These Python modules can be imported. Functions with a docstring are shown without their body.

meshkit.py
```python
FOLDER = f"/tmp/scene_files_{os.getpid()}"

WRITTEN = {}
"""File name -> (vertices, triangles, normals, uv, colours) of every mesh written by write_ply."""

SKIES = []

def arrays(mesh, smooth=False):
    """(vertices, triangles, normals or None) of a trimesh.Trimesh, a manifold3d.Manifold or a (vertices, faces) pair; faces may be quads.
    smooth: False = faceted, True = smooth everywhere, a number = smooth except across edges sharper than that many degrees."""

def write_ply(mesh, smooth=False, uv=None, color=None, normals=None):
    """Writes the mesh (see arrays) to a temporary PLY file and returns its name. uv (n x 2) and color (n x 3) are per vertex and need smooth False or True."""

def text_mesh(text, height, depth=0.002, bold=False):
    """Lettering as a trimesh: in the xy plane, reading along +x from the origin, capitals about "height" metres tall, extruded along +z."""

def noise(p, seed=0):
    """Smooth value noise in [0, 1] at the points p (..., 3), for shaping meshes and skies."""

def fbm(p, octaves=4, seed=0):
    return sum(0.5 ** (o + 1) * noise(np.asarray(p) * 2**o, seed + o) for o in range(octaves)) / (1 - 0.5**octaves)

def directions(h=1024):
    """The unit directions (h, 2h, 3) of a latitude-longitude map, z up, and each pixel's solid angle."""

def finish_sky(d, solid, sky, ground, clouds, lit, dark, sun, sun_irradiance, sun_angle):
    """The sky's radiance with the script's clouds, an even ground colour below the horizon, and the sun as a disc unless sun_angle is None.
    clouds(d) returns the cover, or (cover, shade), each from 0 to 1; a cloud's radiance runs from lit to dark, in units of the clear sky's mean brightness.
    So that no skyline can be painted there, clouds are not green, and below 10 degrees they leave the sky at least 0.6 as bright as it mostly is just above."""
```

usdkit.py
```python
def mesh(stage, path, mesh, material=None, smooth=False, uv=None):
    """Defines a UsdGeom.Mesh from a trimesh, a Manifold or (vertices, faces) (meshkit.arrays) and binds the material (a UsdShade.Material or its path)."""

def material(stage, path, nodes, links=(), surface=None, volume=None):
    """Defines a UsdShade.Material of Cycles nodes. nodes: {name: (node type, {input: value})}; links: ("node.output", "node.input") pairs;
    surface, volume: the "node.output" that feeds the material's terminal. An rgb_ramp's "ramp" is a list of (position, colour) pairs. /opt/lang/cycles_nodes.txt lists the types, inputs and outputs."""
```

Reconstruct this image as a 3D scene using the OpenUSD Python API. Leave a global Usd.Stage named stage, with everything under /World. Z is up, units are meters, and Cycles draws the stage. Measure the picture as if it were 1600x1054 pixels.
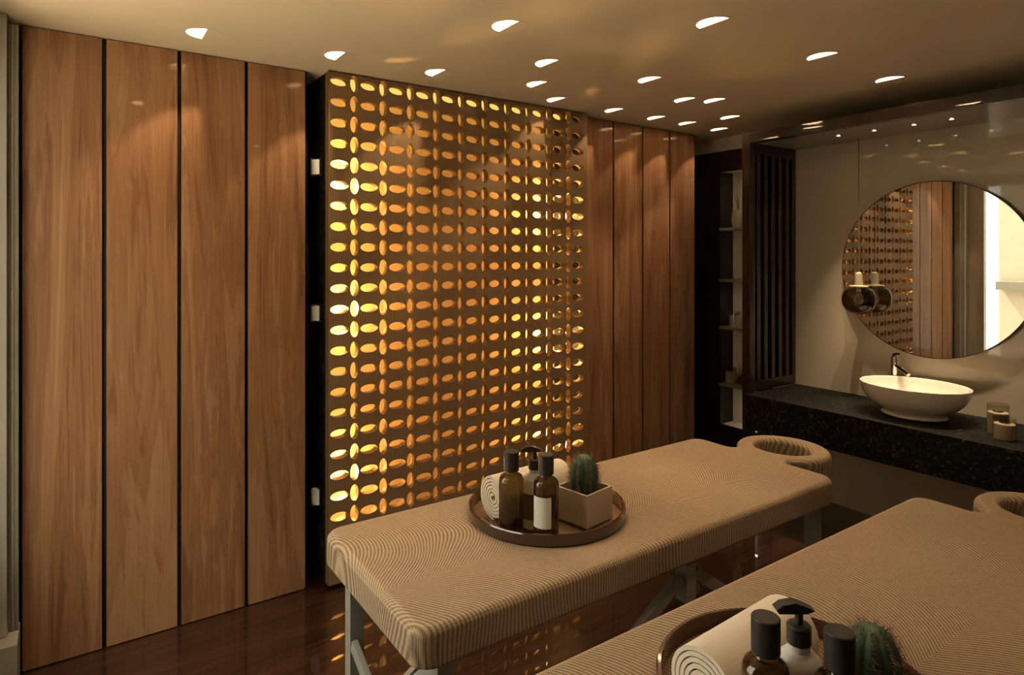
import math, random
import numpy as np, trimesh, usdkit, meshkit
import shapely, shapely.geometry as sg
from scipy.spatial import Delaunay
from shapely import affinity
from shapely.ops import unary_union
from pxr import Usd, UsdGeom, UsdLux, Gf, Sdf

stage = Usd.Stage.CreateInMemory()
UsdGeom.SetStageUpAxis(stage, UsdGeom.Tokens.z)
UsdGeom.SetStageMetersPerUnit(stage, 1.0)
UsdGeom.Xform.Define(stage, '/World')
rng = random.Random(7)
PI = math.pi

# ------------------------------------------------------------------ camera, sky, exposure
EYE_Z = 1.676
cam = UsdGeom.Camera.Define(stage, '/World/Camera')
cam.CreateHorizontalApertureAttr(36.0)
cam.CreateVerticalApertureAttr(36.0 * 1054 / 1600)
cam.CreateFocalLengthAttr(36.0 * 991 / 1600)
cam.CreateVerticalApertureOffsetAttr(-129 * 36.0 / 1600)
cam.CreateClippingRangeAttr(Gf.Vec2f(0.02, 200))
cam.CreateExposureAttr(0.15)
r_, f_ = (.8229, -.5683, 0), (.5683, .8229, 0)
cam.AddTransformOp().Set(Gf.Matrix4d(r_[0], r_[1], 0, 0, 0, 0, 1, 0, -f_[0], -f_[1], 0, 0, 0, 0, EYE_Z, 1))

SKY = 2.0
dome = UsdLux.DomeLight.Define(stage, '/World/Sky')
dome.CreateIntensityAttr(SKY)
dome.CreateColorAttr(Gf.Vec3f(1.0, .90, .73))

sun = UsdLux.DistantLight.Define(stage, '/World/Sun')
sun.CreateIntensityAttr(150000.0); sun.CreateAngleAttr(.53); sun.CreateColorAttr(Gf.Vec3f(1, .86, .66))
sun.AddRotateXYZOp().Set(Gf.Vec3f(0, 32, 80))          # high, from behind the roof: lights the paving and the building outside only

DOWN_I, DOWN_C = 11000.0, (1.0, .73, .45)      # ceiling downlights (radiance of a 6 mm bulb)
SOFFIT_I = 26000.0                                # small spots above the vanity
BOX_I, BOX_C = 2600.0, (1.0, .55, .16)            # bulkhead lamps in the light box
NICHE_I = 28.0

# ------------------------------------------------------------------ helpers
used = {}
def numbered(parent, name):
    k = (str(parent), name)
    n = used.get(k, 0); used[k] = n + 1
    return name if n == 0 else f'{name}_{n:03d}'

def keys(p, label=None, cat=None, group=None, kind=None):
    for k, v in (('label', label), ('category', cat), ('group', group), ('kind', kind)):
        if v: p.SetCustomDataByKey(k, v)
    return p

def thing(name, label, cat, loc=(0, 0, 0), rotz=0, group=None, kind=None):
    x = UsdGeom.Xform.Define(stage, '/World/' + numbered('/World', name))
    x.AddTranslateOp().Set(Gf.Vec3d(*map(float, loc)))
    if rotz: x.AddRotateZOp().Set(float(rotz))
    return keys(x.GetPrim(), label, cat, group, kind)

def obj(name, mesh, mat, parent=None, smooth=30, **kw):
    base = str(parent.GetPath()) if parent else '/World'
    m = usdkit.mesh(stage, base + '/' + numbered(base, name), mesh, '/World/Looks/' + mat, smooth=smooth)
    return keys(m.GetPrim(), **kw)

def dup(root, loc, rotz, label, group=None):
    was = root.GetCustomData()
    r = thing(root.GetName().rstrip('0123456789').rstrip('_'), label, was['category'], loc, rotz, group or was.get('group'))
    r.GetReferences().AddInternalReference(root.GetPath())
    return r

cat_ = trimesh.util.concatenate
def box(x0, x1, y0, y1, z0, z1):
    b = trimesh.creation.box([x1 - x0, y1 - y0, z1 - z0]); b.apply_translation([(x0 + x1) / 2, (y0 + y1) / 2, (z0 + z1) / 2]); return b

def rbox(x0, x1, y0, y1, z0, z1, r=.004):
    """box with chamfered, rounded edges"""
    p = []
    for sx, ex in ((1, x0), (-1, x1)):
        for sy, ey in ((1, y0), (-1, y1)):
            for sz, ez in ((1, z0), (-1, z1)):
                c = (ex + sx * r, ey + sy * r, ez + sz * r); k = r * .7071; q = r * .57735
                p += [(c[0] - sx * r, c[1], c[2]), (c[0], c[1] - sy * r, c[2]), (c[0], c[1], c[2] - sz * r),
                      (c[0] - sx * k, c[1] - sy * k, c[2]), (c[0] - sx * k, c[1], c[2] - sz * k), (c[0], c[1] - sy * k, c[2] - sz * k),
                      (c[0] - sx * q, c[1] - sy * q, c[2] - sz * q)]
    return trimesh.Trimesh(p).convex_hull

def move(m, x=0, y=0, z=0):
    m = m.copy(); m.apply_translation([x, y, z]); return m

def rot(m, deg, axis, point=None):
    m = m.copy(); m.apply_transform(trimesh.transformations.rotation_matrix(math.radians(deg), axis, point)); return m

def lathe(profile, n=48, sx=1, sy=1):
    m = trimesh.creation.revolve(np.array(profile, float), sections=n)
    m.apply_scale([sx, sy, 1]); m.merge_vertices(); m.fix_normals(); return m

def cyl(r, z0, z1, n=32, bev=.0015):
    return lathe([(0, z0), (r - bev, z0), (r, z0 + bev), (r, z1 - bev), (r - bev, z1), (0, z1)], n)

def extrude(poly, h, z=0):
    m = trimesh.creation.extrude_polygon(poly, h, engine='earcut'); m.apply_translation([0, 0, z]); return m

def bar(a, b, w, t, up=(0, 0, 1)):
    """square bar from a to b; w along the horizontal normal, t along the other"""
    a, b = np.array(a, float), np.array(b, float); d = b - a; L = np.linalg.norm(d); d /= L
    s = np.cross(d, up); s /= np.linalg.norm(s); u = np.cross(s, d)
    m = rbox(-w / 2, w / 2, -t / 2, t / 2, 0, L, .003)
    T = np.eye(4); T[:3, 0], T[:3, 1], T[:3, 2], T[:3, 3] = s, u, d, a
    m.apply_transform(T); return m

def tube(pts, r, n=10):
    pts = np.array(pts, float); rings = []
    for i, p in enumerate(pts):
        d = pts[min(i + 1, len(pts) - 1)] - pts[max(i - 1, 0)]; d /= np.linalg.norm(d)
        a = np.cross(d, (0, 0, 1) if abs(d[2]) < .9 else (1, 0, 0)); a /= np.linalg.norm(a); b = np.cross(d, a)
        rr = r[i] if np.ndim(r) else r
        rings.append([p + rr * (math.cos(t) * a + math.sin(t) * b) for t in np.linspace(0, 2 * PI, n, endpoint=False)])
    v = np.array(rings).reshape(-1, 3); f = []
    for i in range(len(pts) - 1):
        for k in range(n):
            a, b = i * n + k, i * n + (k + 1) % n
            f += [(a, b, b + n), (a, b + n, a + n)]
    v = np.vstack([v, pts[0], pts[-1]]); c0, c1 = len(v) - 2, len(v) - 1
    for k in range(n):
        f += [(c0, (k + 1) % n, k), (c1, (len(pts) - 1) * n + k, (len(pts) - 1) * n + (k + 1) % n)]
    m = trimesh.Trimesh(v, f); m.fix_normals(); return m

def soft_slab(poly, z0, z1, r, rb=None, steps=5):
    """extrusion whose upper and lower edges are rounded"""
    rb = r if rb is None else rb
    lay = [(rb * (1 - math.cos(t)), z0 + rb * (1 - math.sin(t))) for t in np.linspace(PI / 2, 0, steps)][::-1] if False else []
    for t in np.linspace(0, PI / 2, steps): lay.append((rb * (1 - math.sin(t)), z0 + rb * (1 - math.cos(t))))
    for t in np.linspace(0, PI / 2, steps): lay.append((r * (1 - math.cos(t)), z1 - r * (1 - math.sin(t))))
    poly = sg.polygon.orient(poly, 1.0); rings = [poly.exterior] + list(poly.interiors)
    parts, caps = [], {0: [], 1: []}
    for ring in rings:
        p = np.array(ring.coords)[:-1, :2]; n = len(p)
        e = np.roll(p, -1, 0) - p; e /= np.linalg.norm(e, axis=1, keepdims=True)
        nr = np.stack([e[:, 1], -e[:, 0]], 1); nr = nr + np.roll(nr, 1, 0); nr /= np.linalg.norm(nr, axis=1, keepdims=True)
        L = [np.c_[p - nr * i, np.full(n, z)] for i, z in lay]
        v = np.vstack(L); f = []
        for a in range(len(lay) - 1):
            k = np.arange(n); k2 = (k + 1) % n
            f.append(np.c_[a * n + k, a * n + k2, (a + 1) * n + k2]); f.append(np.c_[a * n + k, (a + 1) * n + k2, (a + 1) * n + k])
        parts.append(trimesh.Trimesh(v, np.vstack(f), process=False)); caps[0].append(L[0]); caps[1].append(L[-1])
    for side, z in ((0, z0), (1, z1)):
        q = sg.Polygon(caps[side][0][:, :2], [c[:, :2] for c in caps[side][1:]])
        x0, y0, x1, y1 = q.bounds; inn = q.buffer(-.016)
        gx, gy = np.meshgrid(np.arange(x0, x1, .04), np.arange(y0, y1, .04)); gp = np.c_[gx.ravel(), gy.ravel()]
        gp = gp[shapely.contains_xy(inn, gp[:, 0], gp[:, 1])]
        v = np.vstack([c[:, :2] for c in caps[side]] + [gp]); f = Delaunay(v).simplices
        cen = v[f].mean(1); f = f[shapely.contains_xy(q, cen[:, 0], cen[:, 1])]
        ar = np.cross(v[f[:, 1]] - v[f[:, 0]], v[f[:, 2]] - v[f[:, 0]]); f[ar < 0] = f[ar < 0][:, ::-1]; f = f[abs(ar) > 1e-9]
        m = trimesh.Trimesh(np.c_[v, np.full(len(v), z)], f, process=False)
        if (m.face_normals[0][2] > 0) != (side == 1): m.invert()
        parts.append(m)
    m = cat_(parts); m.merge_vertices(); return m

# ------------------------------------------------------------------ materials
stage.DefinePrim('/World/Looks', 'Scope')
def mat(name, nodes, links=(), surface='p.BSDF', **k):
    return usdkit.material(stage, '/World/Looks/' + name, nodes, links, surface=surface, **k)
def plain(name, c, rough=.5, **kw):
    return mat(name, {'p': ('principled_bsdf', dict(base_color=c, roughness=rough, **kw))})

def wood(name, dark, mid, light, rough=.4, coat=.6, scale=1.0, axis='z', per_piece=True, coat_rough=.04):
    s = {'z': (5, 5, .45), 'x': (.45, 5, 5)}[axis]; g = {'z': (42, 42, 1.1), 'x': (1.1, 42, 42)}[axis]
    s = tuple(a * scale for a in s); g = tuple(a * scale for a in g)
    n = {'geo': ('geometry', {}), 'oi': ('object_info', {}), 'rs': ('vector_math', {'math_type': 'scale', 'vector1': (7.3, 3.1, 5.7)}),
         'add': ('vector_math', {'math_type': 'add'}), 'm1': ('mapping', {'scale': s}), 'm2': ('mapping', {'scale': g}),
         'big': ('noise_texture', {'scale': 1.1, 'detail': 5, 'roughness': .62, 'distortion': 2.2}),
         'w': ('math', {'math_type': 'multiply', 'value2': 46.0}), 'sn': ('math', {'math_type': 'sine'}),
         'wr': ('map_range', {'from_min': -1, 'from_max': 1, 'to_min': -.055, 'to_max': .055}),
         'fine': ('noise_texture', {'scale': 2.0, 'detail': 5, 'roughness': .65}),
         'fr': ('map_range', {'from_min': 0.25, 'from_max': .75, 'to_min': -.10, 'to_max': .10}),
         's1': ('math', {'math_type': 'add'}), 's2': ('math', {'math_type': 'add'}),
         'tone': ('map_range', {'to_min': -.05, 'to_max': .05}), 's3': ('math', {'math_type': 'add'}),
         'ramp': ('rgb_ramp', {'ramp': [(.28, dark), (.5, mid), (.74, light)]}),
         'bp': ('bump', {'strength': .04, 'distance': .002}),
         'p': ('principled_bsdf', {'roughness': rough, 'specular_ior_level': .25, 'coat_weight': coat, 'coat_roughness': coat_rough})}
    l = [('geo.position', 'add.vector1'), ('add.vector', 'm1.vector'), ('add.vector', 'm2.vector'), ('m1.vector', 'big.vector'), ('m2.vector', 'fine.vector'),
         ('big.fac', 'w.value1'), ('w.value', 'sn.value1'), ('sn.value', 'wr.value'), ('fine.fac', 'fr.value'),
         ('big.fac', 's1.value1'), ('wr.result', 's1.value2'), ('s1.value', 's2.value1'), ('fr.result', 's2.value2'),
         ('oi.random', 'tone.value'), ('s2.value', 's3.value1'), ('tone.result', 's3.value2'), ('s3.value', 'ramp.fac'),
         ('ramp.color', 'p.base_color'), ('fine.fac', 'bp.height'), ('bp.normal', 'p.normal')]
    if per_piece: l += [('oi.random', 'rs.scale'), ('rs.vector', 'add.vector2')]
    return mat(name, n, l)

wood('panel_wood', (.185, .085, .038), (.285, .142, .068), (.385, .215, .112), coat=.35, coat_rough=.02)
wood('floor_wood', (.015, .006, .0035), (.028, .011, .006), (.045, .019, .010), rough=.25, coat=1.0, axis='x', scale=.8, per_piece=False, coat_rough=.03)
wood('dark_wood', (.011, .005, .003), (.018, .008, .005), (.028, .012, .007), rough=.3, coat=.9, coat_rough=.03)
wood('cabinet_wood', (.008, .004, .003), (.012, .006, .004), (.018, .009, .006), rough=.35, coat=.3, coat_rough=.1)

# the perforated sheet: fine vertical ribs
mat('ribbed_brown', {'geo': ('geometry', {}), 'w': ('wave_texture', {'wave_type': 'bands', 'bands_direction': 'x', 'scale': 28.0, 'distortion': 0}),
                     'ramp': ('rgb_ramp', {'ramp': [(0, (.16, .098, .046)), (1, (.26, .165, .082))]}), 'bp': ('bump', {'strength': .15, 'distance': .002}),
                     'p': ('principled_bsdf', {'roughness': .55, 'specular_ior_level': .3, 'coat_weight': .10, 'coat_roughness': .05})},
    [('geo.position', 'w.vector'), ('w.fac', 'ramp.fac'), ('ramp.color', 'p.base_color'), ('w.fac', 'bp.height'), ('bp.normal', 'p.normal')])

def plaster(name, c, rough, coat=0, crough=.05, var=.04):
    a = tuple(x * (1 - var) for x in c); b = tuple(min(1, x * (1 + var)) for x in c)
    mat(name, {'geo': ('geometry', {}), 'n': ('noise_texture', {'scale': 1.7, 'detail': 3}), 'f': ('noise_texture', {'scale': 140, 'detail': 2}),
               'ramp': ('rgb_ramp', {'ramp': [(.3, a), (.7, b)]}), 'bp': ('bump', {'strength': .03, 'distance': .001}),
               'p': ('principled_bsdf', {'roughness': rough, 'coat_weight': coat, 'coat_roughness': crough})},
        [('geo.position', 'n.vector'), ('geo.position', 'f.vector'), ('n.fac', 'ramp.fac'), ('ramp.color', 'p.base_color'), ('f.fac', 'bp.height'), ('bp.normal', 'p.normal')])
plaster('ceiling_plaster', (.72, .62, .47), .8)
plaster('white_plaster', (.58, .52, .415), .5, coat=1.0, crough=.03)
plaster('niche_white', (.72, .68, .58), .6)
plaster('side_plaster', (.42, .36, .28), .6)
plaster('facade', (.20, .17, .12), .8)
plaster('facade_trim', (.08, .07, .05), .8)
plaster('paving', (.30, .26, .20), .9)

# black granite: fine crystals
mat('granite', {'geo': ('geometry', {}), 'v': ('voronoi_texture', {'scale': 75}), 'n': ('noise_texture', {'scale': 34, 'detail': 4, 'roughness': .7}),
                'mx': ('math', {'math_type': 'multiply'}), 'sep': ('separate_color', {}),
                'ramp': ('rgb_ramp', {'ramp': [(0, (.004, .004, .004)), (.3, (.006, .006, .0055)), (.5, (.026, .025, .017)), (.70, (.12, .105, .07))]}),
                'bp': ('bump', {'strength': .25, 'distance': .002}), 'p': ('principled_bsdf', {'roughness': .6, 'specular_ior_level': .08})},
    [('geo.position', 'v.vector'), ('geo.position', 'n.vector'), ('v.color', 'sep.color'), ('sep.r', 'mx.value1'), ('n.fac', 'mx.value2'), ('mx.value', 'ramp.fac'),
     ('ramp.color', 'p.base_color'), ('n.fac', 'bp.height'), ('bp.normal', 'p.normal')])

# upholstery: a fine two-tone weave with a watered, rippling figure
def weave(name, c0, c1):
    P = 2 * PI / .0120
    w = lambda ax: ('wave_texture', {'wave_type': 'bands', 'bands_direction': ax, 'scale': .314 / .0046, 'distortion': 0})
    mat(name, {'tc': ('texture_coordinate', {}), 'wx': w('x'), 'wy': w('y'), 'wz': w('z'), 'xyz': ('separate_xyz', {}),
               'n': ('noise_texture', {'scale': 2.3, 'detail': 1}), 'nf': ('noise_texture', {'scale': 90, 'detail': 2}),
               'pp': ('math', {'math_type': 'pingpong', 'value2': .30}), 'y0': ('math', {'math_type': 'add', 'value2': .42}), 'sq': ('math', {'math_type': 'multiply'}),
               'u1': ('math', {'math_type': 'multiply_add', 'value2': 1.9}), 'u2': ('math', {'math_type': 'multiply_add', 'value2': .16}),
               'u3': ('math', {'math_type': 'multiply', 'value2': P}), 'sn': ('math', {'math_type': 'sine'}), 'fig': ('map_range', {'from_min': -1, 'from_max': 1}),
               'b': ('math', {'math_type': 'add'}), 'b3': ('math', {'math_type': 'multiply_add', 'value3': 0, 'value2': .20}),
               'zz': ('math', {'math_type': 'multiply_add', 'value2': .12}), 'c': ('math', {'math_type': 'multiply_add', 'value2': .52}), 'c2': ('math', {'math_type': 'multiply_add', 'value2': .25, 'value3': 0}),
               'c3': ('math', {'math_type': 'add'}), 'ramp': ('rgb_ramp', {'ramp': [(.12, c0), (1.05, c1)]}),
               'bp': ('bump', {'strength': .4, 'distance': .0015}), 'p': ('principled_bsdf', {'roughness': .8, 'specular_ior_level': .2, 'sheen_weight': .05})},
        [('tc.object', 'wx.vector'), ('tc.object', 'wy.vector'), ('tc.object', 'wz.vector'), ('tc.object', 'n.vector'), ('tc.object', 'nf.vector'), ('tc.object', 'xyz.vector'),
         ('xyz.y', 'y0.value1'), ('y0.value', 'pp.value1'), ('pp.value', 'sq.value1'), ('pp.value', 'sq.value2'), ('sq.value', 'u1.value1'), ('xyz.x', 'u1.value3'),
         ('n.fac', 'u2.value1'), ('u1.value', 'u2.value3'), ('u2.value', 'u3.value1'), ('u3.value', 'sn.value1'), ('sn.value', 'fig.value'),
         ('wx.fac', 'b.value1'), ('wy.fac', 'b.value2'), ('b.value', 'b3.value1'), ('wz.fac', 'zz.value1'), ('b3.value', 'zz.value3'),
         ('fig.result', 'c.value1'), ('zz.value', 'c.value3'), ('nf.fac', 'c2.value1'), ('c.value', 'c3.value1'), ('c2.value', 'c3.value2'), ('c3.value', 'ramp.fac'),
         ('ramp.color', 'p.base_color'), ('c3.value', 'bp.height'), ('bp.normal', 'p.normal')])
weave('woven_fabric', (.070, .047, .027), (.52, .385, .25))

plain('black_gap', (.004, .003, .003), .7)
plain('leg_paint', (.31, .30, .26), .5)
plain('porcelain', (.82, .78, .70), .12, coat_weight=.5)
plain('chrome', (.8, .8, .8), .05, metallic=1.0)
plain('dark_metal', (.05, .045, .04), .35, metallic=.8)
plain('mirror_glass', (.80, .80, .78), .0, metallic=1.0)
plain('mirror_edge', (.03, .025, .02), .2)
plain('black_plastic', (.018, .018, .019), .4)
plain('lacquer', (.05, .023, .013), .15, coat_weight=.8)
plain('pot_ceramic', (.52, .42, .31), .6)
plain('soil', (.02, .014, .009), .95)
plain('label_paper', (.62, .62, .55), .6)
plain('label_dark', (.10, .10, .095), .6)
plain('opal_lens', (.85, .83, .78), .3)
plain('frosted_white', (.72, .70, .64), .35, transmission_weight=.25)
plain('soffit_grey', (.30, .27, .22), .25, coat_weight=.4)
plain('khaki', (.42, .37, .24), .5)
plain('cord', (.10, .08, .06), .6)
plain('aluminium', (.55, .56, .55), .3, metallic=.7)
plain('wax', (.62, .56, .44), .5)
plain('vase_ceramic', (.50, .45, .35), .5)
plain('twig', (.22, .15, .09), .7)
plain('curtain_cloth', (.22, .20, .145), .7)
plain('pilaster_paint', (.40, .385, .32), .3, coat_weight=.6)
plain('downlight_white', (.80, .74, .64), .6)
plain('steel_trim', (.50, .43, .33), .5)
plain('shelf_metal', (.20, .17, .13), .35)
plain('trim_white', (.72, .62, .47), .8)
plain('dark_glass', (.012, .014, .016), .04, coat_weight=1.0)
plain('box_back', (.72, .52, .30), .7)
plain('sheer', (.85, .85, .82), .8)
plain('window_dark', (.10, .10, .10), .1)
mat('sheer_cloth', {'d': ('diffuse_bsdf', {'color': (.8, .8, .78)}), 't': ('translucent_bsdf', {'color': (.85, .85, .83)}), 'm': ('mix_closure', {'fac': .6})},
    [('d.BSDF', 'm.closure1'), ('t.BSDF', 'm.closure2')], surface='m.closure')
def pane(name, tint, refl=.5):
    mat(name, {'t': ('transparent_bsdf', {'color': tint}), 'g': ('glossy_bsdf', {'color': (1, 1, 1), 'roughness': .01}), 'lw': ('layer_weight', {'blend': .5}),
               'pw': ('math', {'math_type': 'power', 'value2': 3.5}), 'f': ('math', {'math_type': 'multiply_add', 'value2': refl, 'value3': .03}), 'm': ('mix_closure', {})},
        [('lw.facing', 'pw.value1'), ('pw.value', 'f.value1'), ('f.value', 'm.fac'), ('t.BSDF', 'm.closure1'), ('g.BSDF', 'm.closure2')], surface='m.closure')
pane('clear_pane', (.96, .98, .97))
pane('smoky_glass', (.60, .54, .47), .8)
pane('jar_glass', (.88, .86, .80), .6)
pane('tray_glass', (.93, .90, .86), .25)
mat('amber_glass', {'p': ('principled_bsdf', dict(base_color=(.20, .115, .032), roughness=.02, transmission_weight=.92, ior=1.35, coat_weight=.6))})
mat('cactus_skin', {'tc': ('texture_coordinate', {}), 'n': ('noise_texture', {'scale': 60, 'detail': 3}), 'ramp': ('rgb_ramp', {'ramp': [(.3, (.028, .065, .035)), (.75, (.075, .13, .075))]}),
                    'p': ('principled_bsdf', {'roughness': .6})}, [('tc.object', 'n.vector'), ('n.fac', 'ramp.fac'), ('ramp.color', 'p.base_color')])
plain('spine', (.20, .09, .07), .6)
mat('towel_cloth', {'tc': ('texture_coordinate', {}), 'n': ('noise_texture', {'scale': 420, 'detail': 2}), 'bp': ('bump', {'strength': .35, 'distance': .002}),
                    'p': ('principled_bsdf', {'base_color': (.66, .58, .46), 'roughness': .9, 'sheen_weight': .25})}, [('tc.object', 'n.vector'), ('n.fac', 'bp.height'), ('bp.normal', 'p.normal')])
plain('towel_fold', (.60, .60, .55), .9)
def glow(name, c, s):
    mat(name, {'e': ('emission', {'color': c, 'strength': s})}, surface='e.emission')
glow('bulb_glow', (1.0, .86, .66), 30.0)
glow('opal_glow', BOX_C, 26.0)
glow('diffuser_glow', (1.0, .66, .15), .95)

# ------------------------------------------------------------------ room shell
X0, X1, Y0, YW, ZC = -.30, 4.226, -1.7, 3.207, 2.60
S = dict(kind='structure')
obj('floor', box(X0 - .1, X1 + .4, Y0 - .1, 3.60, -.06, 0), 'floor_wood', **S)

LIGHTS = [(.45, 2.915, 'over the wood panelling, nearest the left edge of the photo'), (1.02, 2.883, 'above the left corner of the perforated screen'),
          (1.527, 2.864, 'above the left third of the perforated screen'), (1.45, 2.12, 'large, in the upper middle of the photo'),
          (2.08, 2.75, 'above the middle of the perforated screen'), (1.892, 2.42, 'alone in mid ceiling over the tray with the cactus'),
          (2.38, 2.96, 'nearest the top edge of the perforated screen, on its right half'), (2.86, 2.97, 'just right of the perforated screen top corner'),
          (2.517, 2.345, 'alone right of the perforated screen, before the far cluster'), (3.25, 2.97, 'in front of the second wood panel right of the screen'),
          (3.565, 2.97, 'in front of the third wood panel right of the screen'), (3.014, 2.53, 'left one of the close pair in the far ceiling'),
          (3.176, 2.44, 'right one of the close pair in the far ceiling'), (3.65, 2.68, 'near the upper left corner of the dark vanity frame'),
          (3.93, 2.98, 'farthest of all, above the last wood panel and the cabinet'), (2.105, 1.625, 'largest at the top edge of the photo, right of centre'),
          (2.878, 1.61, 'between the largest one and the dark vanity beam'), (3.55, 1.62, 'closest to the dark beam over the vanity mirror')]
EXTRA = [(1.30, .75), (2.20, .70), (3.05, .70), (.35, 1.95)]
XW = ['nearest the camera, out of the photo', 'second nearest the camera, out of the photo', 'above the foreground table head, out of the photo', 'above the near end of the screen-side table, out of the photo']
R_HOLE = .076
outline = sg.box(X0 - .1, Y0 - .1, X1 + .4, 3.60)
holes = unary_union([sg.Point(x, y).buffer(R_HOLE, 24) for x, y, *_ in LIGHTS + EXTRA])
obj('ceiling', cat_([extrude(outline.difference(holes), .14, ZC), box(X0 - .1, X1 + .4, Y0 - .1, 3.60, ZC + .141, ZC + .2)]), 'ceiling_plaster', smooth=False, **S)

# panelled wall on the left: dark backing with eight wide wooden panels
wl = thing('wall_left', 'wall of wide warm brown wooden panels with dark joints', None, kind='structure')
obj('backing', cat_([box(-.174, .966, YW + .02, 3.46, 0, ZC), box(2.792, 3.926, YW + .02, 3.46, 0, ZC), box(X0 - .1, X1 + .3, 3.461, 3.58, 0, ZC)]), 'black_gap', wl, smooth=False)
for a in (-.174, 2.788):
    for i in range(4):
        x = a + i * .2855
        obj('panel', rbox(x + .0025, x + .2855 - .0135, YW, YW + .0195, .004, ZC - .004, .002), 'panel_wood', wl)

# wall with the mirror, vanity and cabinet
wf = thing('wall_far', 'pale glossy plaster wall behind the vanity and above the cabinet', None, kind='structure')
obj('plaster', cat_([box(X1, X1 + .3, Y0, 2.74, 0, ZC), box(X1, X1 + .3, 2.74, 3.46, 2.496, ZC), box(X1 + .16, X1 + .3, 2.74, 3.46, 0, 2.496)]), 'white_plaster', wf, smooth=False)
obj('wall_right', box(X0, X1, Y0 - .1, Y0, 0, ZC), 'side_plaster', smooth=False, **S)

# window wall behind the left edge of the photo
WY0, WY1, WZ0, WZ1 = 1.30, 2.985, .47, 2.52
obj('wall_near', cat_([box(X0 - .1, X0, Y0, WY0, 0, ZC), box(X0 - .1, X0, WY1, 3.46, 0, ZC), box(X0 - .1, X0, WY0, WY1, 0, WZ0), box(X0 - .1, X0, WY0, WY1, WZ1, ZC)]), 'side_plaster', smooth=False, **S)
w = thing('window_1', 'tall window in pale metal frame, seen only in the round mirror', None, kind='structure')
fr = [rbox(X0 - .06, X0 + .01, WY0 + .001, WY0 + .05, WZ0 + .001, WZ1 - .001), rbox(X0 - .06, X0 + .01, WY1 - .05, WY1 - .001, WZ0 + .001, WZ1 - .001),
      rbox(X0 - .06, X0 + .01, WY0 + .05, WY1 - .05, WZ0 + .001, WZ0 + .05), rbox(X0 - .06, X0 + .01, WY0 + .05, WY1 - .05, WZ1 - .05, WZ1 - .001)]
obj('window_frame', cat_(fr), 'aluminium', w)
obj('mullion', rbox(X0 - .055, X0 + .005, 2.12, 2.15, WZ0 + .05, WZ1 - .05), 'aluminium', w)
for a, b in ((WY0 + .05, 2.12), (2.15, WY1 - .05)):
    obj('pane', box(X0 - .03, X0 - .026, a, b, WZ0 + .05, WZ1 - .05), 'clear_pane', w, smooth=False)
# low plinth, pilaster and curtain in the corner
obj('trim_1', rbox(X0 + .001, -.176, 3.02, 3.205, .001, .211, .003), 'pilaster_paint', **S)
obj('trim_2', rbox(X0 + .001, -.212, 3.10, 3.205, .212, ZC - .001, .003), 'pilaster_paint', **S)
pts = [(-.2075 + .028 * k / 12, 3.138 + .003 * math.sin(k * PI / 3)) for k in range(13)]
cur = obj('curtain', extrude(sg.LineString(pts).buffer(.002, 4), 2.36, .2125), 'curtain_cloth', label='narrow stack of grey beige curtain hanging at the left edge beside the panelling', cat='curtain')

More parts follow.
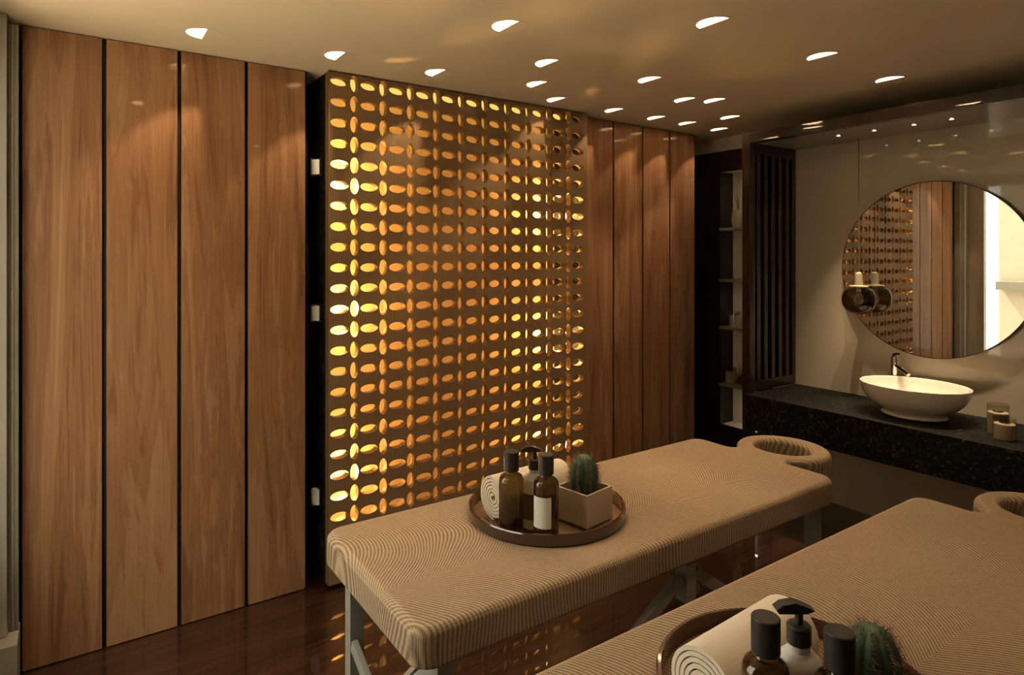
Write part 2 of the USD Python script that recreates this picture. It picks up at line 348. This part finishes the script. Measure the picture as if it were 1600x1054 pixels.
# pale building outside the window
bl = thing('building', 'pale building outside the window, blurred in the round mirror', 'building', (-9, 0, -3))
obj('wall', box(-4, 0, -14, 5.6, 0, 12), 'facade', bl, smooth=False)
for j in range(4):
    obj('ledge', box(.001, .35, -14, 5.55, 1.0 + j * 2.9, 1.18 + j * 2.9), 'facade_trim', bl, smooth=False)
    for i in range(6):
        obj('window', box(.001, .04, -8.2 + i * 2.3, -7.0 + i * 2.3, 1.5 + j * 2.9, 3.2 + j * 2.9), 'window_dark', bl, smooth=False)
obj('ground', box(-60, X0 - .12, -60, 60, -3.1, -3.0), 'paving', smooth=False, **S)

# ------------------------------------------------------------------ perforated light screen
sc = thing('light_screen', 'brown floor to ceiling screen perforated with rows of oval holes lit from behind', 'screen', (0, 0, 0))
plate = sg.box(1.042, .026, 2.750, 2.592)
ov = []
for r in range(24):
    z = 2.548 - r * .1042
    if z < .09: break
    for i in range(11): ov.append(affinity.scale(sg.Point(1.1 + i * .157, z).buffer(1, 6), .0475, .0225))
    for i in range(10): ov.append(affinity.scale(sg.Point(1.1775 + i * .157, z).buffer(1, 6), .0225, .042))
pl = extrude(plate.difference(unary_union(ov)), .045)
pl.apply_transform(trimesh.transformations.rotation_matrix(PI / 2, (1, 0, 0)))   # (x, z) plate facing -y
pl.apply_translation([0, 3.165, 0])
obj('perforated_panel', pl, 'ribbed_brown', sc, smooth=False)
for a in (1.05, 2.725):
    obj('side_cheek', rbox(a, a + .02, 3.171, 3.455, .001, ZC - .002, .002), 'granite', sc, label='black granite side of the light box')
obj('back_board', box(1.071, 2.724, 3.435, 3.455, .035, ZC - .013), 'box_back', sc, smooth=False)

obj('base_rail', box(1.0705, 2.7245, 3.172, 3.434, .001, .034), 'black_gap', sc, smooth=False)
obj('head_rail', box(1.0705, 2.7245, 3.172, 3.434, 2.5885, 2.598), 'black_gap', sc, smooth=False)
def sconce(name, lit):
    """bulkhead lamp, mounting plate at x=0, lens bulging to -x"""
    t = name
    obj('mount', rbox(-.012, 0, -.05, .05, -.048, .048, .003), 'dark_metal', t)
    prof = sg.Polygon([(-.012, -.04)] + [(-.012 - .03 * math.cos(a), .04 * math.sin(a)) for a in np.linspace(-PI / 2, PI / 2, 13)] + [(-.012, .04)])
    obj('lens', extrude(prof, .076, -.038), 'opal_glow' if lit else 'opal_lens', t)
    for z in (-.043, .043): obj('clip', rbox(-.044, -.012, -.012, .012, z - .004, z + .004, .001), 'chrome', t)
for z, wd in ((2.128, 'top'), (1.376, 'middle'), (.43, 'bottom')):
    sconce(thing('bulkhead_lamp', f'small white bulkhead lamp on the black granite left of the screen, {wd} of three', 'lamp', (1.049, 3.285, z)), False)
box_lamps = []
for x, rz, zs, sd in ((1.072, 180, (2.06, 1.376, .52), 'left'), (2.723, 0, (1.95, 1.12, .40), 'right')):
    for z, wd in zip(zs, ('top', 'middle', 'bottom')):
        t = thing('box_lamp', f'glowing amber lamp inside the perforated screen, {wd} one on the {sd} side', 'lamp', (x, 3.31, z), rz)
        sconce(t, True)
        L = UsdLux.SphereLight.Define(stage, str(t.GetPath()) + '/glow'); L.CreateRadiusAttr(.012); L.CreateIntensityAttr(BOX_I * 1); L.CreateColorAttr(Gf.Vec3f(*BOX_C))
        L.AddTranslateOp().Set(Gf.Vec3d(-.062, 0, 0))

obj('light_diffuser', box(1.09, 2.70, 3.19, 3.42, 2.580, 2.588), 'diffuser_glow', sc, smooth=False)

# ------------------------------------------------------------------ ceiling downlights
def downlight(t, flip=False):
    obj('housing', lathe([(R_HOLE - .002, .003), (R_HOLE - .002, .112), (0, .112), (0, .107), (R_HOLE - .006, .107), (R_HOLE - .006, .003), (R_HOLE - .002, .003)], 40), 'downlight_white', t)
    obj('trim', lathe([(R_HOLE - .006, -.001), (R_HOLE + .004, -.001), (R_HOLE + .004, -.0002), (R_HOLE - .002, .003), (R_HOLE - .006, .003), (R_HOLE - .006, -.001)], 40), 'trim_white', t)
    obj('bulb', move(lathe([(0, 0), (.008, .002), (.012, .010), (.010, .018), (0, .018)], 20), -.013, 0, .0885), 'bulb_glow', t)
    half = sg.Point(0, 0).buffer(R_HOLE - .0062, 20).intersection(sg.box(.0, -1, 1, 1))
    obj('half_cover', extrude(half, .003, -.0005), 'trim_white', t, smooth=False)
    L = UsdLux.SphereLight.Define(stage, str(t.GetPath()) + '/light'); L.CreateRadiusAttr(.006); L.CreateIntensityAttr(DOWN_I); L.CreateColorAttr(Gf.Vec3f(*DOWN_C))
    L.AddTranslateOp().Set(Gf.Vec3d(-.007, 0, .080))
d0 = None
for x, y, wd in LIGHTS + [(x, y, q) for (x, y), q in zip(EXTRA, XW)]:
    lab = 'round recessed ceiling downlight ' + wd
    if d0 is None:
        d0 = thing('downlight', lab, 'downlight', (x, y, ZC)); downlight(d0)
    else: t = dup(d0, (x, y, ZC), 0, lab)
    if y > 2.85 and x > .3: UsdLux.SphereLight(stage.GetPrimAtPath(str((t if d0 and x != .45 else d0).GetPath()) + '/light')).GetIntensityAttr().Set(DOWN_I * (1.0 if x < 1.6 else .6))   # the far row along the panelling is dimmed

# ------------------------------------------------------------------ cabinet with lit niche
cb = thing('niche_cabinet', 'tall black brown cabinet with a narrow lit shelf niche at the far corner', 'cabinet')
xa, xb = 4.205, 4.225
NY0, NY1, NZ0, NZ1 = 2.86, 3.191, .34, 2.33
obj('body', cat_([box(xa, xb, NY1, 3.445, .001, 2.492), box(xa, xb, 2.75, NY0, .001, 2.492), box(xa, xb, NY0, NY1, NZ1, 2.492), box(xa, xb, NY0, NY1, .001, NZ0)]), 'cabinet_wood', cb, smooth=False)
obj('niche_side', cat_([box(xb, X1 + .14, NY1, NY1 + .015, NZ0 - .02, NZ1 + .02), box(xb, X1 + .14, NY0 - .015, NY0, NZ0 - .02, NZ1 + .02)]), 'cabinet_wood', cb, smooth=False)
obj('niche_back', box(X1 + .14, X1 + .155, NY0 - .015, NY1 + .015, NZ0 - .02, NZ1 + .02), 'niche_white', cb, smooth=False)
obj('niche_floor', box(xb, X1 + .139, NY0, NY1, NZ0 - .02, NZ0), 'niche_white', cb, smooth=False)
obj('niche_ceiling', box(xb, X1 + .139, NY0, NY1, NZ1, NZ1 + .02), 'niche_white', cb, smooth=False)
SH = (1.888, 1.486, 1.115, .668)
for z in SH: obj('shelf', rbox(xa - .018, X1 + .139, NY0 + .001, NY1 - .001, z - .022, z, .002), 'shelf_metal', cb)
for z in (2.31, 1.40, .62):
    L = UsdLux.RectLight.Define(stage, str(cb.GetPath()) + f'/strip_{int(z*100)}'); L.CreateWidthAttr(.02); L.CreateHeightAttr(.10); L.CreateIntensityAttr(NICHE_I); L.CreateColorAttr(Gf.Vec3f(1, .82, .58))
    L.AddTranslateOp().Set(Gf.Vec3d(4.29, 2.90, z))
for z in (2.31, 1.40, .62): obj('led_strip', box(4.28, 4.30, 2.861, 2.94, z + .004, z + .008), 'opal_lens', cb, smooth=False)

def candle(t, r=.04, h=.105):
    obj('wax', cyl(r, 0, h * .72), 'wax', t)
    obj('glass', lathe([(r + .001, .0), (r + .003, 0), (r + .003, h), (r + .001, h), (r + .001, 0)], 32), 'jar_glass', t)
    obj('lid', cyl(r * .55, h * .72, h * .80, 24), 'chrome', t)
candle(thing('candle_jar', 'pale candle jar on the third shelf of the niche', 'candle', (4.275, 3.11, SH[2])), .038, .115)
candle(thing('candle_jar', 'pale candle jar on the lowest shelf of the niche, left of the reed diffuser', 'candle', (4.27, 3.142, SH[3])), .04, .12)
df = thing('reed_diffuser', 'small dark diffuser bottle with thin reeds on the lowest niche shelf', 'diffuser', (4.275, 3.045, SH[3]))
obj('bottle', lathe([(0, 0), (.03, 0), (.032, .004), (.032, .05), (.012, .062), (.012, .075), (0, .075)], 24), 'amber_glass', df)
for k in range(5):
    a = k * 1.3; obj('reed', tube([(0, 0, .06), (.03 * math.cos(a), .03 * math.sin(a), .17)], .0016, 6), 'twig', df)
vs = thing('vase', 'beige vase of thin bare branches on the top shelf of the niche', 'vase', (4.275, 3.075, SH[0]))
obj('pot', lathe([(0, 0), (.04, 0), (.052, .05), (.05, .10), (.04, .135), (.036, .135), (.045, .1), (.046, .05), (.03, .01), (0, .01)], 32), 'vase_ceramic', vs)
for k, (dx, dy, h) in enumerate(((.0, .055, .40), (.01, .03, .36), (-.02, -.02, .40), (.02, .0, .33), (-.01, .045, .3))):
    obj('branch', tube([(0, 0, .05), (dx * .3, dy * .2, .16), (dx * .7, dy * .6, .27), (dx, dy, h)], [.003, .0028, .002, .001], 7), 'twig', vs)

# ------------------------------------------------------------------ vanity frame, counter, mirror
PX, PY = 3.69, 2.60
vf = thing('vanity_portal', 'glossy black brown frame with vertical slats and top beam around the vanity niche', 'frame')
obj('stile', rbox(PX, PX + .06, 2.566, 2.625, .001, 2.484, .002), 'dark_wood', vf)
obj('top_beam', rbox(PX, PX + .06, Y0 + .01, 2.5655, 2.418, 2.484, .002), 'dark_wood', vf)
obj('soffit', cat_([box(PX + .0605, X1 - .003, Y0 + .01, 2.5655, 2.421, 2.484)]), 'soffit_grey', vf, smooth=False)
obj('rail', rbox(PX + .061, X1 - .002, 2.567, 2.60, 2.35, 2.4205, .002), 'dark_wood', vf)
obj('rail', rbox(PX + .061, X1 - .002, 2.567, 2.60, .7635, .83, .002), 'dark_wood', vf)
for i, x in enumerate((3.785, 3.866, 3.950, 4.034, 4.118, 4.196)):
    obj('slat', rbox(x - .020, x + .020, 2.562, 2.598, .83, 2.35, .002), 'dark_wood', vf)
obj('glass_back', box(PX + .061, X1 - .002, 2.606, 2.614, .7635, 2.484), 'dark_glass', vf, smooth=False)

CT = thing('vanity_counter', 'thick floating vanity counter of black speckled granite', 'counter')
obj('slab', rbox(3.63, X1 - .001, Y0 + .02, 2.563, .538, .761, .004), 'granite', CT)
mr = thing('round_mirror', 'large round wall mirror without frame over the vessel basin', 'mirror', (4.186, 1.689, 1.588))
mm = cyl(.523, 0, .012, 128, .001); mm.apply_transform(trimesh.transformations.rotation_matrix(-PI / 2, (0, 1, 0)))
obj('glass', move(mm, .012), 'mirror_glass', mr, smooth=20)
rim = lathe([(.5235, -.0005), (.526, -.0005), (.526, .018), (.40, .018), (.40, .0135), (.5235, .0135), (.5235, -.0005)], 128); rim.apply_transform(trimesh.transformations.rotation_matrix(PI / 2, (0, 1, 0)))
obj('rim', rim, 'mirror_edge', mr)
obj('wall_fixing', box(.019, .0395, -.15, .15, -.15, .15), 'mirror_edge', mr, smooth=False)

bs = thing('vessel_basin', 'white oval vessel basin standing on the black granite counter', 'basin', (3.93, 1.67, .7612))
prof = [(0, 0), (.46, 0), (.58, .003), (.60, .010), (.585, .022), (.60, .034), (.68, .048), (.79, .070), (.88, .095), (.945, .122), (.985, .152), (1.0, .176), (.995, .180), (.965, .181), (.945, .176), (.925, .150), (.87, .112), (.75, .075), (.5, .052), (.25, .045), (0, .042)]
obj('bowl', lathe([(r * .26, z) for r, z in prof], 72, .235 / .26, .28 / .26), 'porcelain', bs, smooth=50)
obj('drain', move(cyl(.022, .043, .047, 24, .001), 0, 0, 0), 'chrome', bs)
fc = thing('basin_faucet', 'tall slim chrome mixer tap behind the white basin', 'faucet', (4.135, 1.865, .7612))
obj('column', cyl(.019, 0, .295, 28), 'chrome', fc)
obj('spout', tube([(0, 0, .245), (-.05, -.075, .222), (-.075, -.112, .205)], .011, 16), 'chrome', fc)
obj('lever', tube([(0, 0, .296), (.0, 0, .305), (-.03, -.045, .318)], [.016, .012, .005], 12), 'chrome', fc)
candle(thing('candle_jar', 'low candle jar on the counter right of the basin, in front of the taller one', 'candle', (3.815, 1.205, .7612)), .045, .105)
candle(thing('candle_jar', 'taller candle jar on the counter behind the low one', 'candle', (3.905, 1.262, .7612)), .045, .15)

pd = thing('pendant_lamp', 'smoky glass globe pendant on a thin cord in front of the round mirror', 'lamp', (4.085, 2.055, 1.39))
obj('shade', lathe([(.045, .083), (.065, .076), (.085, .058), (.097, .03), (.1, 0), (.096, -.028), (.082, -.055), (.058, -.076), (.03, -.086), (0, -.089), (0, -.086), (.03, -.083), (.057, -.073), (.079, -.053), (.093, -.027), (.097, 0), (.094, .029), (.083, .056), (.064, .073), (.045, .080), (.045, .083)], 48), 'smoky_glass', pd, smooth=60)
obj('cap', lathe([(0, .084), (.056, .084), (.056, .09), (.022, .095), (.021, .16), (.016, .172), (.006, .178), (0, .178)], 32), 'khaki', pd)
obj('cord', cyl(.0022, .178, 1.0305, 8, .0004), 'cord', pd)
obj('bulb', lathe([(0, -.03), (.018, -.025), (.028, -.005), (.025, .02), (.014, .045), (.014, .083), (0, .083)], 24), 'opal_lens', pd)
for i, (x, y) in enumerate(((3.921, 2.097), (3.935, 1.889), (3.947, 1.676), (3.95, 1.488))):
    t = thing('soffit_spot', f'tiny spot lamp in the grey soffit over the vanity, {("first","second","third","fourth")[i]} from the slatted side', 'spotlight', (x, y, 2.4205))
    obj('ring', lathe([(.010, -.004), (.016, -.004), (.016, 0), (.010, 0), (.010, -.004)], 24), 'chrome', t)
    obj('lens', cyl(.0095, -.003, -.0005, 20, .0004), 'bulb_glow', t)
    if True:
        L = UsdLux.SphereLight.Define(stage, str(t.GetPath()) + '/light'); L.CreateRadiusAttr(.007); L.CreateIntensityAttr(SOFFIT_I); L.CreateColorAttr(Gf.Vec3f(*DOWN_C))
        L.AddTranslateOp().Set(Gf.Vec3d(0, 0, -.013))
        sh = UsdLux.ShapingAPI.Apply(L.GetPrim()); sh.CreateShapingConeAngleAttr(26); sh.CreateShapingConeSoftnessAttr(.7)

# ------------------------------------------------------------------ massage tables
BX0, BX1, BH = .69, 2.62, .365
def massage_table(label, loc):
    t = thing('massage_table', label, 'massage table', loc)
    rect = sg.box(0, -BH, BX1 - BX0, BH).buffer(-.062).buffer(.062, 10)
    cx = BX1 - BX0 + .205
    whole = unary_union([rect, affinity.scale(sg.Point(cx, .015).buffer(1, 24), .20, .215), sg.box(cx - .28, -.12, cx - .1, .15)]).buffer(.03, 8).buffer(-.06, 8).buffer(.03, 8)
    whole = whole.difference(affinity.scale(sg.Point(cx, .015).buffer(1, 24), .115, .135))
    dense = sg.Polygon(whole.exterior.simplify(.0003).segmentize(.02), [h.simplify(.0003).segmentize(.02) for h in whole.interiors])
    obj('cushion', soft_slab(dense, .643, .75, .026, .012), 'woven_fabric', t, smooth=40)
    L, W = BX1 - BX0, BH
    obj('base_board', rbox(.05, L - .05, -W + .045, W - .045, .622, .6428, .003), 'leg_paint', t)
    for x in (.07, L - .12):
        for y in (-W + .03, W - .08):
            obj('leg', rbox(x, x + .05, y, y + .05, 0.001, .642, .003), 'leg_paint', t)
    x = .095
    obj('cross_brace', bar((x - .012, W - .08, .37), (x - .012, -W + .08, .12), .022, .04), 'leg_paint', t)
    obj('cross_brace', bar((x + .012, W - .08, .09), (x + .012, -W + .08, .60), .022, .04), 'leg_paint', t)
    for y in (-W + .055, W - .055):
        obj('hinge_block', rbox(L / 2 - .015 + .07, L / 2 + .035 + .07, y - .025, y + .025, .49, .6215, .003), 'leg_paint', t)
        obj('strut', bar((L / 2 + .05, y, .575), (.12, y, .06), .026, .04), 'leg_paint', t)
        obj('strut', bar((L / 2 + .12, y, .575), (L - .12, y, .06), .026, .04), 'leg_paint', t)
    return t
massage_table('beige woven massage table in front of the perforated screen, with the grey legs in view', (BX0, 1.768, 0))
massage_table('beige woven massage table in the right foreground, cut off by the photo', (BX0 + .07, .775, 0))

# ------------------------------------------------------------------ trays and toiletries
ZT = .7505
def tray(label, x, y):
    t = thing('tray', label, 'tray', (x, y, ZT)); R = .281
    obj('rim', lathe([(R - .013, 0), (R - .004, 0), (R, .006), (R, .036), (R - .003, .040), (R - .010, .040), (R - .013, .036), (R - .013, 0)], 96), 'lacquer', t)
    obj('glass_base', cyl(R - .0135, .001, .006, 96, .0005), 'tray_glass', t)
    return t
def towel(label, x, y, ang, length=.314, r=.078):
    t = thing('rolled_towel', label, 'towel', (x, y, ZT + .0065 + r), ang)
    turns, N = 5.5, 260; th = np.linspace(0, turns * 2 * PI, N)
    rr = .010 + (r - .0045 - .010) * (th / th[-1]) ** .92; ph = th[-1]
    ln = sg.LineString([(a * math.cos(q - ph - PI / 2), a * math.sin(q - ph - PI / 2)) for a, q in zip(rr, th)])
    m = extrude(ln.buffer(.0042, 3), length)
    T = np.eye(4); T[:3, 0] = (0, -1, 0); T[:3, 1] = (0, 0, 1); T[:3, 2] = (-1, 0, 0); T[:3, 3] = (length, 0, 0)   # roll along +x
    m.apply_transform(T)
    if m.volume < 0: m.invert()
    obj('cloth', m, 'towel_cloth', t, smooth=35)
    m2 = lathe([(.006, 0), (.006, length * .9), (0, length * .9), (0, 0)], 10)
    return t
def amber_bottle(label, x, y, paper):
    t = thing('bottle', label, 'bottle', (x, y, ZT + .0065))
    R = .042
    obj('body', lathe([(0, 0), (R - .004, 0), (R, .004), (R, .170), (R - .002, .180), (R - .007, .188), (R - .014, .193), (.0215, .196), (.019, .199), (.019, .204), (0, .204)], 48), 'amber_glass', t, smooth=50)
    obj('cap', lathe([(0, .2045), (.0245, .2045), (.0252, .206), (.0252, .266), (.0235, .268), (0, .268)], 36), 'black_plastic', t)
    if paper:
        a0 = math.radians(paper[0]); a1 = math.radians(paper[1]); A = np.linspace(a0, a1, 20)
        p = sg.Polygon([((R + .0004) * math.cos(a), (R + .0004) * math.sin(a)) for a in A] + [((R + .0012) * math.cos(a), (R + .0012) * math.sin(a)) for a in A[::-1]])
        obj('paper_label', extrude(p, .10, .04), paper[2], t, label='blank pale paper label' if paper[2] == 'label_paper' else 'dark label')
    return t
def pump_bottle(label, x, y, ang, paper=True):
    t = thing('pump_bottle', label, 'bottle', (x, y, ZT + .0065), ang); R = .042
    obj('body', lathe([(0, 0), (R - .004, 0), (R, .004), (R, .15), (R - .004, .166), (R - .016, .178), (.020, .182), (.019, .194), (0, .194)], 48), 'frosted_white', t, smooth=50)
    obj('collar', lathe([(0, .1942), (.021, .1942), (.022, .197), (.022, .226), (.019, .229), (0, .229)], 32), 'black_plastic', t)
    obj('pump', cat_([move(cyl(.0075, .2292, .252, 16, .0005), 0, 0, 0)]), 'black_plastic', t)
    noz = sg.Polygon([(-.010, .2522), (-.026, .258), (-.006, .267), (.012, .272), (.034, .268), (.046, .259), (.041, .2522)])
    h = extrude(noz, .022, -.011); h.apply_transform(trimesh.transformations.rotation_matrix(PI / 2, (1, 0, 0)))
    obj('nozzle', h, 'black_plastic', t)
    if paper:
        A = np.linspace(0, 2 * PI, 40, endpoint=True)
        p = sg.Point(0, 0).buffer(R + .0012, 16).difference(sg.Point(0, 0).buffer(R + .0004, 16))
        obj('paper_label', extrude(p, .085, .035), 'label_dark', t, label='broad dark grey label band')
    return t
def cactus(label, plabel, x, y, ang, seed):
    s = .07
    p = thing('plant_pot', plabel, 'pot', (x, y, ZT + .0065), ang)
    outer, inner = sg.box(-s, -s, s, s), sg.box(-s + .007, -s + .007, s - .007, s - .007)
    obj('pot', cat_([extrude(outer.difference(inner), .112), extrude(outer, .006)]), 'pot_ceramic', p, smooth=False)
    obj('soil', box(-s + .0072, s - .0072, -s + .0072, s - .0072, .0062, .092), 'soil', p, smooth=False)
    c = thing('cactus', label, 'cactus', (x, y, ZT + .0065 + .0905), ang)
    nu, nv, ribs = 96, 22, 9; v = []; prof = []
    for j in range(nv):
        q = j / (nv - 1); z = .132 * q
        R = .0535 * (1 - q ** 3.6) ** .5 * (.88 + .12 * min(1, q / .5))
        for i in range(nu):
            a = 2 * PI * i / nu; k = 1 - .16 * (1 - abs(math.cos(ribs * a / 2))) ** 1.2
            v.append((R * k * math.cos(a), R * k * math.sin(a), z))
    f = []
    for j in range(nv - 1):
        for i in range(nu):
            a, b = j * nu + i, j * nu + (i + 1) % nu; f += [(a, b, b + nu), (a, b + nu, a + nu)]
    m = trimesh.Trimesh(v, f); m.merge_vertices(); m.fix_normals()
    obj('body', m, 'cactus_skin', c, smooth=True)
    g = random.Random(seed); sp = []
    for k in range(ribs):
        for j in range(3, nv - 1):
            q = j / (nv - 1); i = round(k * nu / ribs) % nu; b = np.array(v[j * nu + i])
            out = np.array([b[0], b[1], 0]); out /= np.linalg.norm(out) + 1e-9; out = out + np.array([0, 0, 1.6 * max(0, q - .45)]); out /= np.linalg.norm(out)
            for _ in range(5):
                d = out + np.array([g.gauss(0, .55), g.gauss(0, .55), g.gauss(0, .55)]); d /= np.linalg.norm(d); L = g.uniform(.012, .026)
                a = np.cross(d, (.3, .5, .8)); a /= np.linalg.norm(a); e = np.cross(d, a); w = .0006
                P = [b + a * w, b - a * .5 * w + e * .87 * w, b - a * .5 * w - e * .87 * w, b + d * L]
                sp.append(trimesh.Trimesh(P, [(0, 1, 3), (1, 2, 3), (2, 0, 3), (0, 2, 1)], process=False))
    obj('spines', cat_(sp), 'spine', c, smooth=False, kind='stuff')

TA, TB = 'on the screen-side tray', 'on the foreground tray'
tray('round brown lacquer tray with bottles and cactus on the table before the screen', 1.40, 1.808)
towel('rolled beige towel behind the bottles ' + TA, 1.195, 1.848, 2.2)
amber_bottle('amber bottle with black cap, left of the labelled one, ' + TA, 1.196, 1.735, None)
amber_bottle('amber bottle with black cap and pale label ' + TA, 1.270, 1.643, (165, 255, 'label_paper'))
pump_bottle('frosted pump bottle half hidden behind the amber bottles ' + TA, 1.287, 1.728, 145)
cactus('round green spiny cactus in the square pot ' + TA, 'square beige ceramic pot holding the cactus ' + TA, 1.468, 1.683, 10, 3)
tray('round brown lacquer tray at the bottom of the photo on the foreground table', 1.23, .748)
towel('rolled beige towel behind the bottles ' + TB, 1.007, .806, 2.4)
amber_bottle('amber bottle with black cap beside the rolled towel, leftmost bottle ' + TB, 1.026, .681, None)
amber_bottle('amber bottle with black cap next to the cactus, rightmost bottle ' + TB, 1.092, .582, None)
pump_bottle('white pump bottle with black pump between the amber bottles ' + TB, 1.117, .672, 145, False)
cactus('green spiny cactus ' + TB, 'square beige pot ' + TB, 1.238, .600, 10, 5)
